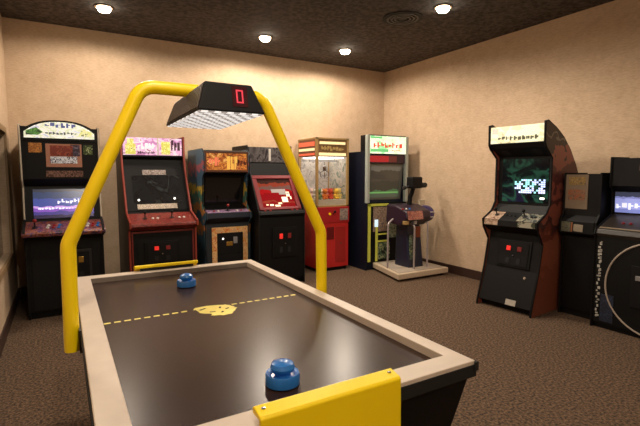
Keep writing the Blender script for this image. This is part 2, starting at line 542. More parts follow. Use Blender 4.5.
# ------------------------------------------------------------------ cabinet helpers
def cabinet(name, label, loc, rz, W, side, inner, m_side, m_body, m_trim=None, cat='arcade machine', t=.02, trim_r=.007, trim_from=0):
    root = thing(name, label, cat, loc, rz, 'arcade machines around the walls')
    for s in (-1, 1):
        a, b = sorted((s * W / 2, s * (W / 2 - t)))
        sp = B().prism(side, a, b).build('side_panel', m_side, root, bevel=.003)
        if m_trim:
            xs = s * (W / 2 - t / 2)
            B().tube([(xs, y, z) for y, z in side[trim_from:-1]], trim_r, 8).build('edge_trim', m_trim, sp, smooth=True)
    B().prism(inner, -W / 2 + t, W / 2 - t).build('body', m_body, root)
    return root

def button(parent, F, x, s, m, r=.014):
    a = Vector(on(F, x, s, -.004)); b = Vector(on(F, x, s, .007)); c = Vector(on(F, x, s, .013))
    B().tube([a, b, b + (c - b) * .3, c], [r, r, r * .68, r * .6], 14).build('button', m, parent, smooth=True)

def joystick(parent, F, x, s, m):
    a = Vector(on(F, x, s, -.002)); b = Vector(on(F, x, s, .062))
    j = B().tube([a, Vector(on(F, x, s, .004)), Vector(on(F, x, s, .006)), b], [.026, .026, .006, .006], 12).build('joystick', M['charcoal'], parent, smooth=True)
    B().ball(on(F, x, s, .072), .017).build('ball_top', m, j, smooth=True)

def coin_door(root, p0, p1, x0, x1, s0, s1, m_frame, m_door, lights, lift=.001):
    """framed steel door with two slots; s in fractions of the segment"""
    F = seg_frame(p0, p1); L = F[3]
    d = B().slab(p0, p1, x0, x1, .012, lift, s0, s1).build('coin_door', m_frame, root, bevel=.003)
    ix = (x1 - x0) * .07; isz = (s1 - s0) * .07
    B().slab(p0, p1, x0 + ix, x1 - ix, .006, lift + .012, s0 + isz, s1 - isz).build('door_panel', m_door, d, bevel=.002)
    for k, m in enumerate(lights):
        cx = x0 + (x1 - x0) * (k + 1) / (len(lights) + 1)
        B().slab(p0, p1, cx - .022, cx + .022, .008, lift + .018, s0 + (s1 - s0) * .62, s0 + (s1 - s0) * .79).build('coin_slot', m, d, bevel=.002)
        B().slab(p0, p1, cx - .02, cx + .02, .003, lift + .018, s0 + (s1 - s0) * .15, s0 + (s1 - s0) * .34).build('coin_return', M['rubber'], d)
    B().tube([on(F, (x0 + x1) / 2, L * (s0 + (s1 - s0) * .45), lift + .017), on(F, (x0 + x1) / 2, L * (s0 + (s1 - s0) * .45), lift + .026)], .009, 12).build('lock', M['chrome'], d, smooth=True)
    return d

def zart(name, stops, zscale=1.0, zoff=0.0, wob=.08, nscale=7, emit=0, rough=.4):
    """printed art in irregular bands up the height of a panel"""
    m = bpy.data.materials.new(name); m.use_nodes = True
    nt = m.node_tree; p = nt.nodes['Principled BSDF']; p.inputs['Roughness'].default_value = rough
    tc = nt.nodes.new('ShaderNodeTexCoord'); sx = nt.nodes.new('ShaderNodeSeparateXYZ')
    nt.links.new(tc.outputs['Object'], sx.inputs[0])
    n = nt.nodes.new('ShaderNodeTexNoise'); n.inputs['Scale'].default_value = nscale; n.inputs['Detail'].default_value = 2
    nt.links.new(tc.outputs['Object'], n.inputs['Vector'])
    a = nt.nodes.new('ShaderNodeMath'); a.operation = 'MULTIPLY_ADD'
    nt.links.new(sx.outputs['Z'], a.inputs[0]); a.inputs[1].default_value = zscale; a.inputs[2].default_value = zoff
    b = nt.nodes.new('ShaderNodeMath'); b.operation = 'MULTIPLY_ADD'
    nt.links.new(n.outputs['Fac'], b.inputs[0]); b.inputs[1].default_value = wob * 4
    nt.links.new(a.outputs[0], b.inputs[2])
    c = nt.nodes.new('ShaderNodeMath'); c.operation = 'SUBTRACT'; nt.links.new(b.outputs[0], c.inputs[0]); c.inputs[1].default_value = wob * 2
    r = nt.nodes.new('ShaderNodeValToRGB'); r.color_ramp.interpolation = 'CONSTANT'
    els = r.color_ramp.elements
    while len(els) < len(stops): els.new(.5)
    for e, (pos, col) in zip(els, stops):
        e.position = pos; e.color = lin(*col)
    nt.links.new(c.outputs[0], r.inputs['Fac']); nt.links.new(r.outputs['Color'], p.inputs['Base Color'])
    if emit:
        nt.links.new(r.outputs['Color'], p.inputs['Emission Color']); p.inputs['Emission Strength'].default_value = emit
    return m

def controls(root_cp, F, sticks, buttons):
    for x, s, m in sticks: joystick(root_cp, F, x, s, m)
    for x, s, m in buttons: button(root_cp, F, x, s, m)

# ------------------------------------------------------------------ 1: tall cabinet in the far left corner
def corner_fighter():
    W = .67
    side = [(.03, 0), (0, .03), (0, .78), (-.13, .80), (-.18, .86), (-.16, .91), (.03, .97), (.075, 1.27), (.0, 1.34), (-.02, 1.74), (-.02, 1.85), (.92, 1.85), (.92, 0)]
    inner = [(.05, 0), (.05, .07), (.012, .07), (.012, .80), (.05, .95), (.10, 1.28), (.02, 1.35), (.0, 1.74), (.0, 1.84), (.91, 1.84), (.91, 0)]
    r = cabinet('arcade_cabinet', 'tall black arcade cabinet with domed white and green marquee in the far left corner', (.01, 4.95, 0), 0, W, side, inner, M['black'], M['black'], M['cream'], trim_r=.008, trim_from=6)
    # domed marquee
    def dome(w, z0, zs, zc, n=14):
        pts = [(-w, z0), (w, z0)]
        for k in range(n + 1):
            u = 1 - 2 * k / n
            pts.append((w * u, zs + (zc - zs) * (1 - abs(u) ** 2.6)))
        return pts
    B().prism(dome(.318, 1.715, 1.80, 1.905), -.02, .10, 'y').build('marquee_box', M['black'], r)
    mq = B().prism(dome(.29, 1.735, 1.79, 1.888), -.024, -.019, 'y').build('marquee', art('white marquee art', [(0, (236, 240, 226)), (.45, (206, 214, 190)), (.56, (240, 244, 240)), (.64, (190, 196, 214))], (9, 9, 14), emit=0.446, seed=3), r)
    gm = art('green marquee art', [(0, (40, 92, 34)), (.45, (88, 150, 70)), (.58, (30, 60, 26))], (20, 20, 20), emit=0.216, seed=5)
    B().prism([(-.273, 1.762), (-.18, 1.762), (-.14, 1.79), (-.19, 1.832), (-.273, 1.80)], -.0262, -.0243, 'y').build('green_artwork', gm, mq)
    ym_ = art('lime marquee art', [(0, (214, 220, 140)), (.5, (236, 238, 190)), (.6, (130, 140, 84))], (22, 22, 22), emit=0.36, seed=7)
    B().prism([(.15, 1.762), (.272, 1.762), (.272, 1.80), (.19, 1.832)], -.0262, -.0243, 'y').build('lime_artwork', ym_, mq)
    mk = B(); marks(mk, (-.0245, 1.835), (-.0245, 1.88), -.12, .14, 0, 1, 6, .0, 11, .34)
    mk.build('lettering', mat('blue print', (92, 104, 170), .4, emit=0.216), mq)
    mk = B(); marks(mk, (-.0245, 1.77), (-.0245, 1.795), -.12, .15, 0, 1, 9, .0, 12, .34)
    mk.build('lettering', mat('grey print', (90, 94, 104), .4, emit=0.108), mq)
    # upper panel with card
    S = ((.02, 1.35), (.0, 1.74))
    f = lambda z: (z - .03 - 1.35) / .39
    up = B().slab(*S, -.287, .287, .006).build('upper_panel', M['black2'], r, bevel=.002)
    cd = B().slab(*S, -.125, .175, .006, .006, f(1.495), f(1.715)).build('art_card', mat('peach card', (176, 122, 98), .5), up)
    B().slab(*S, -.09, .10, .002, .0125, f(1.60), f(1.70)).build('card_picture', art('red picture', [(0, (120, 44, 34)), (.48, (150, 70, 54)), (.6, (90, 30, 26))], (18, 18, 18), seed=2), cd)
    B().slab(*S, .08, .16, .002, .0125, f(1.60), f(1.71)).build('card_picture', art('violet picture', [(0, (44, 34, 50)), (.5, (70, 56, 84)), (.62, (110, 100, 120))], (25, 25, 25), seed=9), cd)
    B().slab(*S, -.09, .135, .002, .0125, f(1.53), f(1.595)).build('card_picture', art('white picture', [(0, (60, 60, 70)), (.42, (210, 214, 222)), (.6, (70, 76, 110))], (34, 34, 34), emit=0.072, seed=6), cd)
    B().slab(*S, -.26, -.155, .003, .006, f(1.63), f(1.72)).build('side_sticker', art('orange sticker', [(0, (150, 92, 36)), (.5, (196, 132, 60)), (.6, (80, 50, 26))], (26, 26, 26), seed=1), up)
    B().slab(*S, .19, .27, .003, .006, f(1.62), f(1.71)).build('side_sticker', art('green sticker', [(0, (30, 44, 22)), (.48, (70, 92, 40)), (.62, (190, 200, 160))], (30, 30, 30), seed=4), up)
    B().slab(*S, -.13, .18, .003, .006, f(1.40), f(1.46)).build('warning_strip', art('brown strip', [(0, (70, 44, 36)), (.48, (130, 96, 84)), (.6, (50, 30, 28))], (34, 34, 20), seed=8), up)
    # monitor
    S = ((.05, .965), (.10, 1.275))
    bz = B().slab(*S, -.287, .287, .006).build('screen_bezel', M['black2'], r)
    scn = zart('fighting game screen', [(0, (36, 30, 66)), (.10, (60, 54, 130)), (.20, (120, 76, 180)), (.30, (190, 150, 226)), (.36, (58, 74, 150)), (.60, (40, 58, 96)), (.80, (44, 50, 66))], 3.2, -3.11, .035, 14, emit=0.54, rough=.2)
    sc = B().slab(*S, -.25, .262, .004, .006, .02, .92).build('screen', scn, bz)
    mk = B(); marks(mk, *S, -.05, .16, .46, .60, 6, .0102, 21, .3)
    marks(mk, *S, -.21, .24, .29, .35, 16, .0102, 22, .5)
    mk.build('screen_text', mat('bright screen text', (236, 240, 255), .4, emit=0.72), sc)
    # control panel
    cp = B().prism([(.05, .945), (-.165, .87), (-.178, .85), (-.16, .82), (.04, .80)], -.345, .345).build('control_panel', art('colourful control overlay', [(0, (66, 30, 34)), (.38, (130, 62, 52)), (.47, (170, 110, 74)), (.53, (96, 60, 110)), (.62, (50, 34, 44))], (22, 22, 22), seed=12), r, bevel=.006)
    F = seg_frame((-.165, .87), (.05, .945))
    wl = [M['white'], M['red'], M['blue']]
    controls(cp, F, [(-.24, .09, M['red']), (.09, .09, M['blue'])],
             [(-.14 + .045 * i + j * .01, .07 + .05 * j, wl[i]) for i in range(3) for j in range(2)] + [(.19 + .045 * i + j * .01, .07 + .05 * j, wl[i]) for i in range(3) for j in range(2)])
    S = ((.0, .07), (.0, .80))
    B().slab(*S, -.287, .287, .008, -.012, .02, .97).build('front_panel', M['black2'], r, bevel=.003)
    coin_door(r, *S, -.06, .22, .34, .80, M['charcoal'], M['black'], [M['brass'], M['brass']], lift=-.004)
    return r
corner_fighter()

# ------------------------------------------------------------------ 2: dark red cabinet
def red_cabinet():
    W = .71
    side = [(0, 0), (0, .80), (-.10, .84), (-.105, .89), (.17, .975), (.40, 1.44), (.45, 1.60), (.45, 1.83), (.92, 1.83), (.92, 0)]
    inner = [(.04, 0), (.04, .08), (.012, .08), (.012, .82), (.2, .955), (.24, .98), (.47, 1.45), (.52, 1.60), (.47, 1.615), (.47, 1.815), (.91, 1.815), (.91, 0)]
    r = cabinet('arcade_cabinet', 'dark brown and red arcade cabinet with pink and yellow marquee behind the far table end', (.94, 5.0, 0), 0, W, side, inner, M['darkbrown'], M['black'], mat('brick red edge trim', (148, 58, 44), .45), trim_r=.012)
    S = ((.47, 1.615), (.47, 1.815))
    mq = B().slab(*S, -.325, .325, .012).build('marquee', art('pink marquee art', [(0, (188, 130, 184)), (.42, (222, 176, 216)), (.54, (238, 214, 232)), (.66, (150, 90, 130))], (7, 7, 16), emit=0.36, seed=15), r)
    yl = art('yellow marquee art', [(0, (206, 206, 96)), (.5, (232, 232, 160)), (.64, (110, 100, 50))], (24, 24, 24), emit=0.324, seed=16)
    B().slab(*S, -.30, -.19, .003, .012, .05, .62).slab(*S, -.28, -.21, .003, .012, .6, .92).build('yellow_figure', yl, mq)
    B().slab(*S, .09, .19, .003, .012, .05, .8).build('yellow_figure', yl, mq)
    mk = B(); marks(mk, *S, -.17, .03, .32, .68, 5, .0125, 31, .42); mk.build('lettering', mat('pale marquee letters', (250, 240, 244), .4, emit=0.432), mq)
    mk = B(); marks(mk, *S, -.17, .02, .08, .22, 9, .0125, 32, .42); marks(mk, *S, .20, .31, .3, .9, 3, .0125, 33, .4); mk.build('lettering', mat('plum marquee letters', (86, 44, 70), .4, emit=0.072), mq)
    B().slab(*S, .045, .06, .003, .012, 0, 1).build('marquee_divider', M['white'], mq)
    B().slab((.52, 1.58), (.47, 1.615), -.34, .34, .02).build('marquee_lip', M['black'], r)
    # screen
    S = ((.24, .985), (.47, 1.45))
    bz = B().slab(*S, -.335, .335, .008, -.002).build('screen_bezel', M['black2'], r)
    sc = B().slab(*S, -.25, .27, .004, .006, .18, .84).build('screen', art('dim grey picture', [(0, (22, 23, 25)), (.45, (34, 34, 35)), (.6, (30, 27, 26)), (.7, (54, 60, 61))], (5, 5, 5), emit=0.072, rough=.15, seed=18, hard=False), bz)
    for x, s_ in ((-.20, .25), (.19, .27)):
        F = seg_frame(*S); B().ball(on(F, x, s_ * F[3], .012), .012).build('screen_light', M['whitelight'], sc, smooth=True)
    B().slab(*S, -.13, .13, .004, .006, .86, .98).build('title_card', art('grey title card', [(0, (120, 108, 104)), (.48, (176, 164, 158)), (.6, (90, 80, 78))], (40, 40, 40), seed=19), bz)
    B().slab(*S, -.22, .21, .006, .008, .035, .15).build('instruction_strip', art('pale instruction strip', [(0, (170, 156, 138)), (.5, (214, 200, 180)), (.62, (124, 108, 96))], (44, 44, 44), emit=0.0576, seed=20), bz)
    # control panel
    cp = B().prism([(.2, .965), (-.10, .875), (-.105, .845), (-.02, .80), (.2, .80)], -.352, .352).build('control_panel', art('red control overlay', [(0, (104, 34, 32)), (.46, (136, 56, 46)), (.58, (86, 28, 28))], (18, 18, 18), seed=22), r, bevel=.006)
    F = seg_frame((-.10, .875), (.2, .965))
    controls(cp, F, [(-.18, .15, M['black']), (.10, .15, M['black'])], [(-.10 + .05 * i, .14, M['white']) for i in range(2)] + [(.18 + .05 * i, .14, M['white']) for i in range(2)])
    S = ((0, .08), (0, .80))
    fp = B().slab(*S, -.33, .33, .008, -.012, .0, 1.0).build('front_panel', M['black'], r)
    bar = .014
    fb = B()
    fb.slab(*S, -.325, .325, .006, -.004, .955, .98).slab(*S, -.325, -.325 + bar, .006, -.004, .02, .955).slab(*S, .325 - bar, .325, .006, -.004, .02, .955)
    fb.build('panel_border', M['redtrim'], fp)
    B().slab(*S, -.27, .27, .004, -.004, .1, .88).build('inner_panel', M['black2'], fp)
    coin_door(r, *S, -.20, .16, .48, .82, M['black'], M['black2'], [M['redlight'], M['dimred']], lift=.0)
    return r
red_cabinet()

# ------------------------------------------------------------------ 3: teal sided cabinet with orange marquee
def teal_cabinet():
    W = .58
    side = [(0, 0), (0, .80), (-.07, .86), (-.06, .93), (.03, .97), (.10, 1.05), (.06, 1.36), (-.01, 1.41), (-.01, 1.63), (.06, 1.695), (.72, 1.695), (.72, 0)]
    inner = [(.04, 0), (.04, .08), (.012, .08), (.012, .86), (.06, .97), (.22, 1.02), (.14, 1.38), (.01, 1.425), (.01, 1.66), (.07, 1.685), (.71, 1.685), (.71, 0)]
    m = zart('teal side artwork', [(0, (44, 68, 88)), (.30, (64, 100, 116)), (.40, (190, 120, 66)), (.47, (58, 92, 112)), (.55, (206, 136, 74)), (.60, (76, 130, 120)), (.67, (226, 190, 76)), (.73, (74, 108, 134)), (.82, (186, 104, 114)), (.86, (90, 120, 144))], .55, 0.03, .05, 9)
    r = cabinet('arcade_cabinet', 'teal arcade cabinet with printed side and glowing orange marquee', (1.735, 5.2, 0), 0, W, side, inner, m, M['black'], M['black'])
    S = ((.01, 1.425), (.01, 1.66))
    mq = B().slab(*S, -.27, .27, .010).build('marquee', art('orange marquee art', [(0, (120, 62, 26)), (.40, (170, 92, 40)), (.5, (206, 140, 62)), (.57, (150, 66, 36)), (.64, (220, 172, 96))], (10, 10, 16), emit=0.302, seed=30), r)
    B().frame([(-.275, 1.42), (.275, 1.42), (.275, 1.665), (-.275, 1.665)], [(-.25, 1.445), (.25, 1.445), (.25, 1.645), (-.25, 1.645)], -.004, .0, 'y').build('marquee_border', mat('dark orange border', (88, 46, 20), .5), mq)
    mk = B(); marks(mk, *S, -.22, -.08, .30, .72, 4, .0105, 41, .42); mk.build('lettering', mat('salmon letters', (236, 130, 96), .4, emit=0.36), mq)
    mk = B(); marks(mk, *S, .0, .14, .12, .78, 3, .0105, 42, .45); mk.build('lettering', mat('amber letters', (236, 190, 90), .4, emit=0.36), mq)
    mk = B(); marks(mk, *S, .13, .25, .3, .72, 3, .0105, 43, .42); mk.build('lettering', mat('brown letters', (96, 40, 30), .4, emit=0.072), mq)
    S = ((.22, 1.02), (.14, 1.38))
    bz = B().slab(*S, -.268, .268, .006).build('screen_bezel', M['black'], r)
    B().slab(*S, -.225, .225, .004, .006, .08, .92).build('screen', M['glass'], bz)
    cp = B().prism([(.22, 1.02), (.06, .965), (-.05, .935), (-.065, .87), (-.01, .82), (.22, .82)], -.27, .27).build('control_panel', M['navy'], r, bevel=.004)
    S = ((-.05, .935), (.06, .965))
    B().slab(*S, -.262, .262, .002, .0, .05, .95).build('control_overlay', art('lilac overlay', [(0, (120, 92, 124)), (.5, (160, 132, 158)), (.6, (90, 70, 100))], (24, 24, 24), seed=33), cp)
    F = seg_frame(*S)
    controls(cp, F, [(0, .06, M['red'])], [(-.17, .05, M['red']), (-.12, .05, M['white']), (.12, .05, M['white']), (.17, .05, M['red'])])
    S = ((0, .08), (0, .80))
    B().slab(*S, -.265, .265, .008, -.012, 0, 1).build('front_panel', mat('dark teal panel', (28, 38, 46), .5), r)
    d = B().frame([(-.205, .20), (.245, .20), (.245, .755), (-.205, .755)], [(-.145, .20), (.185, .20), (.185, .685), (-.145, .685)], -.012, -.002, 'y').build('door_surround', art('orange door surround', [(0, (206, 162, 116)), (.45, (224, 184, 124)), (.55, (206, 112, 68)), (.63, (216, 172, 84))], (16, 16, 16), seed=35), r)
    dr = B().box(-.145, .185, -.006, 0, .20, .685).build('coin_door', M['black'], r)
    B().box(-.135, .175, -.010, -.006, .43, .675).build('door_panel', M['black2'], dr, bevel=.002)
    B().box(-.135, .175, -.010, -.006, .22, .415).build('door_panel', M['black2'], dr, bevel=.002)
    B().ball((-.07, -.012, .615), .011).build('coin_lamp', M['whitelight'], dr, smooth=True)
    B().box(-.03, .05, -.018, -.009, .525, .575).build('coin_mechanism', M['brass'], dr, bevel=.002)
    B().box(.06, .11, -.016, -.009, .55, .63).build('coin_slot', M['silver'], dr, bevel=.002)
    B().box(-.03, .06, -.014, -.009, .25, .29).build('coin_return', M['silver'], dr, bevel=.002)
    return r
teal_cabinet()

# ------------------------------------------------------------------ 4: black cabinet with red screen surround
def black_cabinet():
    W = .64
    side = [(0, 0), (0, .86), (-.02, .90), (.0, .945), (.27, 1.40), (.36, 1.54), (.37, 1.76), (.92, 1.76), (.92, 0)]
    inner = [(.04, 0), (.04, .08), (.012, .08), (.012, .90), (.05, .945), (.33, 1.37), (.40, 1.52), (.39, 1.55), (.39, 1.745), (.91, 1.745), (.91, 0)]
    r = cabinet('arcade_cabinet', 'black arcade cabinet with red framed slanted screen beside the prize crane', (2.37, 5.0, 0), 0, W, side, inner, M['black'], M['black'], M['rubber'])
    S = ((.39, 1.55), (.39, 1.745))
    mq = B().slab(*S, -.285, .295, .010).build('marquee', art('unlit grey marquee', [(0, (40, 37, 40)), (.42, (70, 66, 68)), (.55, (104, 100, 100)), (.66, (50, 47, 52))], (9, 9, 5), emit=0.0576, seed=44, rough=.2, hard=False), r)
    B().slab(*S, -.01, .02, .003, .010, .1, .9).build('pale_figure', M['white'], mq)
    B().slab((.33, 1.37), (.39, 1.53), -.30, .30, .02).build('hood', M['black2'], r)
    S = ((.05, .945), (.33, 1.37)); F = seg_frame(*S); L = F[3]
    b = B()
    b.slab(*S, -.285, .295, .022, .0, .90, 1.0).slab(*S, -.285, -.225, .022, 0, .02, .90).slab(*S, .235, .295, .022, 0, .02, .90).slab(*S, -.285, .295, .022, .0, .0, .07)
    bz = b.build('screen_surround', mat('red screen surround', (118, 12, 20), .35, emit=0.0216), r, bevel=.006)
    sc = B().slab(*S, -.225, .235, .004, .0, .07, .90).build('screen', zart('red game screen', [(0, (120, 10, 16)), (.16, (130, 50, 36)), (.22, (120, 10, 18)), (.46, (140, 16, 20)), (.55, (96, 70, 66)), (.66, (120, 50, 36)), (.74, (50, 30, 26)), (.88, (24, 16, 18))], 2.36, -2.27, .05, 12, emit=0.158, rough=.15), bz)
    wt = mat('bright screen shapes', (255, 236, 200), .4, emit=0.648)
    b = B(); rn = random.Random(8)
    for cx, cs, w, h in ((-.10, .12, .05, .05), (-.02, .10, .07, .05), (.10, .22, .08, .15), (.16, .38, .05, .14), (.02, .17, .05, .04), (-.16, .14, .03, .03), (.19, .30, .02, .08)):
        b.slab(*S, cx - w / 2, cx + w / 2, .001, .004, cs, cs + h)
    b.build('screen_shapes', wt, sc)
    b = B(); b.slab(*S, -.06, .14, .001, .004, .50, .60).slab(*S, .04, .18, .001, .004, .44, .5)
    b.build('screen_shapes', mat('grey screen shapes', (150, 140, 138), .4, emit=0.216), sc)
    S = ((0, .08), (0, .86))
    B().prism([(.06, .955), (-.015, .93), (-.03, .90), (-.0, .87), (.06, .87)], -.30, .30).build('control_panel', M['black2'], r, bevel=.004)
    cp = r.children[-1]; F = seg_frame((-.015, .93), (.06, .955))
    for x in (-.22, -.15, .15, .22): button(cp, F, x, .04, M['red'])
    B().slab(*S, -.295, .295, .008, -.012, 0, 1).build('front_panel', M['black'], r)
    coin_door(r, *S, -.14, .20, .36, .84, M['black2'], M['black'], [M['redlight'], M['dimred']])
    return r
black_cabinet()

# ------------------------------------------------------------------ 5: prize crane
def glass_mat():
    m = bpy.data.materials.new('clear window glass'); m.use_nodes = True
    nt = m.node_tree; nt.nodes.remove(nt.nodes['Principled BSDF'])
    out = nt.nodes['Material Output']
    t = nt.nodes.new('ShaderNodeBsdfTransparent'); g = nt.nodes.new('ShaderNodeBsdfGlossy'); g.inputs['Roughness'].default_value = .05
    mx = nt.nodes.new('ShaderNodeMixShader'); mx.inputs[0].default_value = .06
    nt.links.new(t.outputs[0], mx.inputs[1]); nt.links.new(g.outputs[0], mx.inputs[2])
    nt.links.new(mx.outputs[0], out.inputs[0])
    return m
M['clear'] = glass_mat()
def crane():
    X0, Y0 = 3.345, 5.37
    w, d, zb_, zt_ = .27, .55, .93, 1.905
    r = thing('crane_machine', 'gold framed prize crane machine with glass top and red base', 'crane machine', (X0, Y0, 0), 0, 'arcade machines around the walls')
    B().box(-w, w, 0, d, .05, zb_).build('base', mat('crimson base', (196, 40, 38), .4), r, bevel=.008)
    B().box(-w + .02, w - .02, .03, d - .02, 0, .05).build('plinth', M['black'], r)
    bs = r.children[0]
    B().box(-w - .004, w + .004, -.012, .0, .70, zb_ - .005).build('control_panel', mat('red control panel', (166, 30, 34), .4), r, bevel=.004)
    cp = r.children[-1]
    B().box(.11, .25, -.019, -.012, .73, .90).build('coin_plate', art('grey coin plate', [(0, (120, 104, 98)), (.5, (160, 146, 136)), (.62, (70, 56, 54))], (34, 34, 34), seed=51), cp, bevel=.002)
    j = B().tube([(.0, -.012, .83), (.0, -.055, .86)], .007, 10).build('joystick', M['charcoal'], cp, smooth=True)
    B().ball((.0, -.062, .864), .018).build('ball_top', M['black'], j, smooth=True)
    B().tube([(-.06, -.012, .83), (-.06, -.024, .83)], .018, 14).build('button', M['yellow'], cp, smooth=True)
    B().box(-.10, .02, -.006, .001, .46, .64).build('prize_door', mat('dark red prize door', (104, 20, 22), .3), r, bevel=.003)
    B().box(.04, .22, -.005, .001, .12, .64).build('service_door', mat('red service door', (162, 34, 32), .4), r, bevel=.003)
    B().tube([(.13, -.004, .40), (.13, -.014, .40)], .01, 12).build('lock', M['chrome'], r.children[-1], smooth=True)
    # frame
    fb = B(); p = .032
    for sx in (-1, 1):
        for (ya, yb) in ((0, p), (d - p, d)):
            a, b_ = sorted((sx * w, sx * (w - p))); fb.box(a, b_, ya, yb, zb_, zt_)
    fr = fb.box(-w, w, 0, d, zb_ - .0, zb_ + .02).box(-w, w, 0, d, zt_ - .02, zt_).build('frame', M['gold'], r)
    hd = B().box(-w + p, w - p, .004, .05, 1.645, zt_ - .02).build('header', mat('bronze header', (128, 96, 56), .45, noise=(26, (96, 70, 42), .5)), r)
    ls = mat('lit cream strip', (246, 226, 170), .4, emit=0.54)
    B().box(-w + p + .02, w - p - .03, -.002, .004, 1.815, 1.85).build('sign_strip', ls, hd)
    B().box(-w + p + .01, w - p - .02, -.002, .004, 1.655, 1.695).build('sign_strip', ls, hd)
    mk = B(); marks(mk, (-.0005, 1.72), (-.0005, 1.79), -.19, .19, 0, 1, 8, 0, 61, .3); mk.build('lettering', mat('tan letters', (180, 150, 90), .4, emit=0.108), hd)
    sh = B().box(-w + .002, -w + .012, p, d - p, 1.645, zt_ - .02).build('side_header', mat('brown side header', (112, 70, 46), .45), r)
    rs = mat('lit coral strip', (228, 100, 70), .4, emit=0.36)
    B().box(-w - .004, -w + .002, p + .02, d - p, 1.79, 1.85).build('sign_strip', rs, sh)
    B().box(-w - .004, -w + .002, p + .02, d - p, 1.725, 1.76).build('sign_strip', ls, sh)
    B().box(-w - .004, -w + .002, p + .02, d - p, 1.66, 1.69).build('sign_strip', rs, sh)
    B().box(w - .012, w - .002, p, d - p, 1.645, zt_ - .02).build('side_header', mat('brown side header', (112, 70, 46), .45), r)
    # glass
    B().box(-w + p, w - p, .012, .016, zb_ + .02, 1.645).build('window', M['clear'], r)
    B().box(-w + .012, -w + .016, p, d - p, zb_ + .02, 1.645).build('window', M['clear'], r)
    B().box(w - .018, w - .006, p, d - p, zb_ + .02, 1.645).build('inner_side_panel', art('pale printed side panel', [(0, (170, 166, 160)), (.45, (196, 188, 176)), (.6, (120, 136, 126))], (7, 7, 7), seed=57), r)
    B().box(-w + p, w - p, d - .02, d - .008, zb_ + .02, 1.645).build('back_panel', art('pale printed back panel', [(0, (176, 170, 166)), (.45, (200, 192, 186)), (.6, (150, 146, 148))], (7, 7, 7), seed=53), r)
    B().box(-w + p, w - p, .02, d - .02, zb_ + .02, zb_ + .10).build('prize_floor', mat('pale prize bed', (190, 180, 160), .7), r)
    B().box(-w + .05, w - .05, .06, d - .06, 1.622, 1.64).build('lamp_tube', mat('crane lamp', (255, 246, 230), .4, emit=3), r)
    # claw
    cl_ = B().box(-w + p, w - p, .25, .28, 1.575, 1.60).build('gantry', M['silver'], r)
    c = B().lathe([(.025, 0), (.03, .01), (.03, .07), (.012, .08), (.006, .085), (.006, .14)], (.02, .265, 1.44), 14).build('claw', M['chrome'], r, smooth=True)
    for k in range(3):
        a = 2 * PI * k / 3
        u = Vector((math.cos(a), math.sin(a), 0)); o = Vector((.02, .265, 1.445))
        B().tube([o + u * .02, o + u * .075 + Vector((0, 0, -.03)), o + u * .07 + Vector((0, 0, -.08)), o + u * .03 + Vector((0, 0, -.11))], .006, 8).build('claw_finger', M['chrome'], c, smooth=True)
    # soft toys inside
    toys = [(-.175, .10, 'green', (92, 130, 84)), (-.08, .09, 'orange', (222, 120, 48)), (.015, .10, 'red', (210, 70, 44)), (.105, .09, 'yellow', (230, 186, 50)),
            (.185, .14, 'pale yellow', (232, 206, 110)), (-.15, .24, 'white', (226, 216, 200)), (-.045, .22, 'cream', (236, 226, 206)), (.06, .23, 'pink', (220, 150, 140)), (.16, .27, 'brown', (150, 100, 66)),
            (-.14, .38, 'pale pink', (224, 190, 180)), (.0, .38, 'blue', (90, 120, 160)), (.13, .41, 'grey', (150, 146, 140))]
    zf = zb_ + .101
    for k, (x, y, cn, c_) in enumerate(toys):
        where = 'at the front of' if y < .2 else ('in the middle of' if y < .3 else 'at the back of')
        t = thing('plush_toy', '%s plush toy %s the crane prize bed' % (cn, where), 'toy', (X0 + x, Y0 + y, zf), (k * 1.3) % 1.0 - .5, 'plush toys in the crane machine')
        m = mat(cn + ' plush', c_, .95, bump=(120, .5))
        B().ball((0, 0, .044), .044, (.9, .85, .98)).build('toy_body', m, t, smooth=True)
        hd_ = B().ball((0, -.005, .115), .038).build('toy_head', m, t, smooth=True)
        for sx in (-1, 1):
            B().ball((sx * .027, 0, .147), .014, (1, .6, 1), 10).build('ear', m, hd_, smooth=True)
        for sx in (-1, 1):
            B().ball((sx * .022, -.03, .018), .017, (1, 1.1, .95), 10).build('foot', m, t, smooth=True)
            B().ball((sx * .036, -.012, .06), .014, (1, 1, 1.4), 10).build('arm', m, t, smooth=True)
crane()

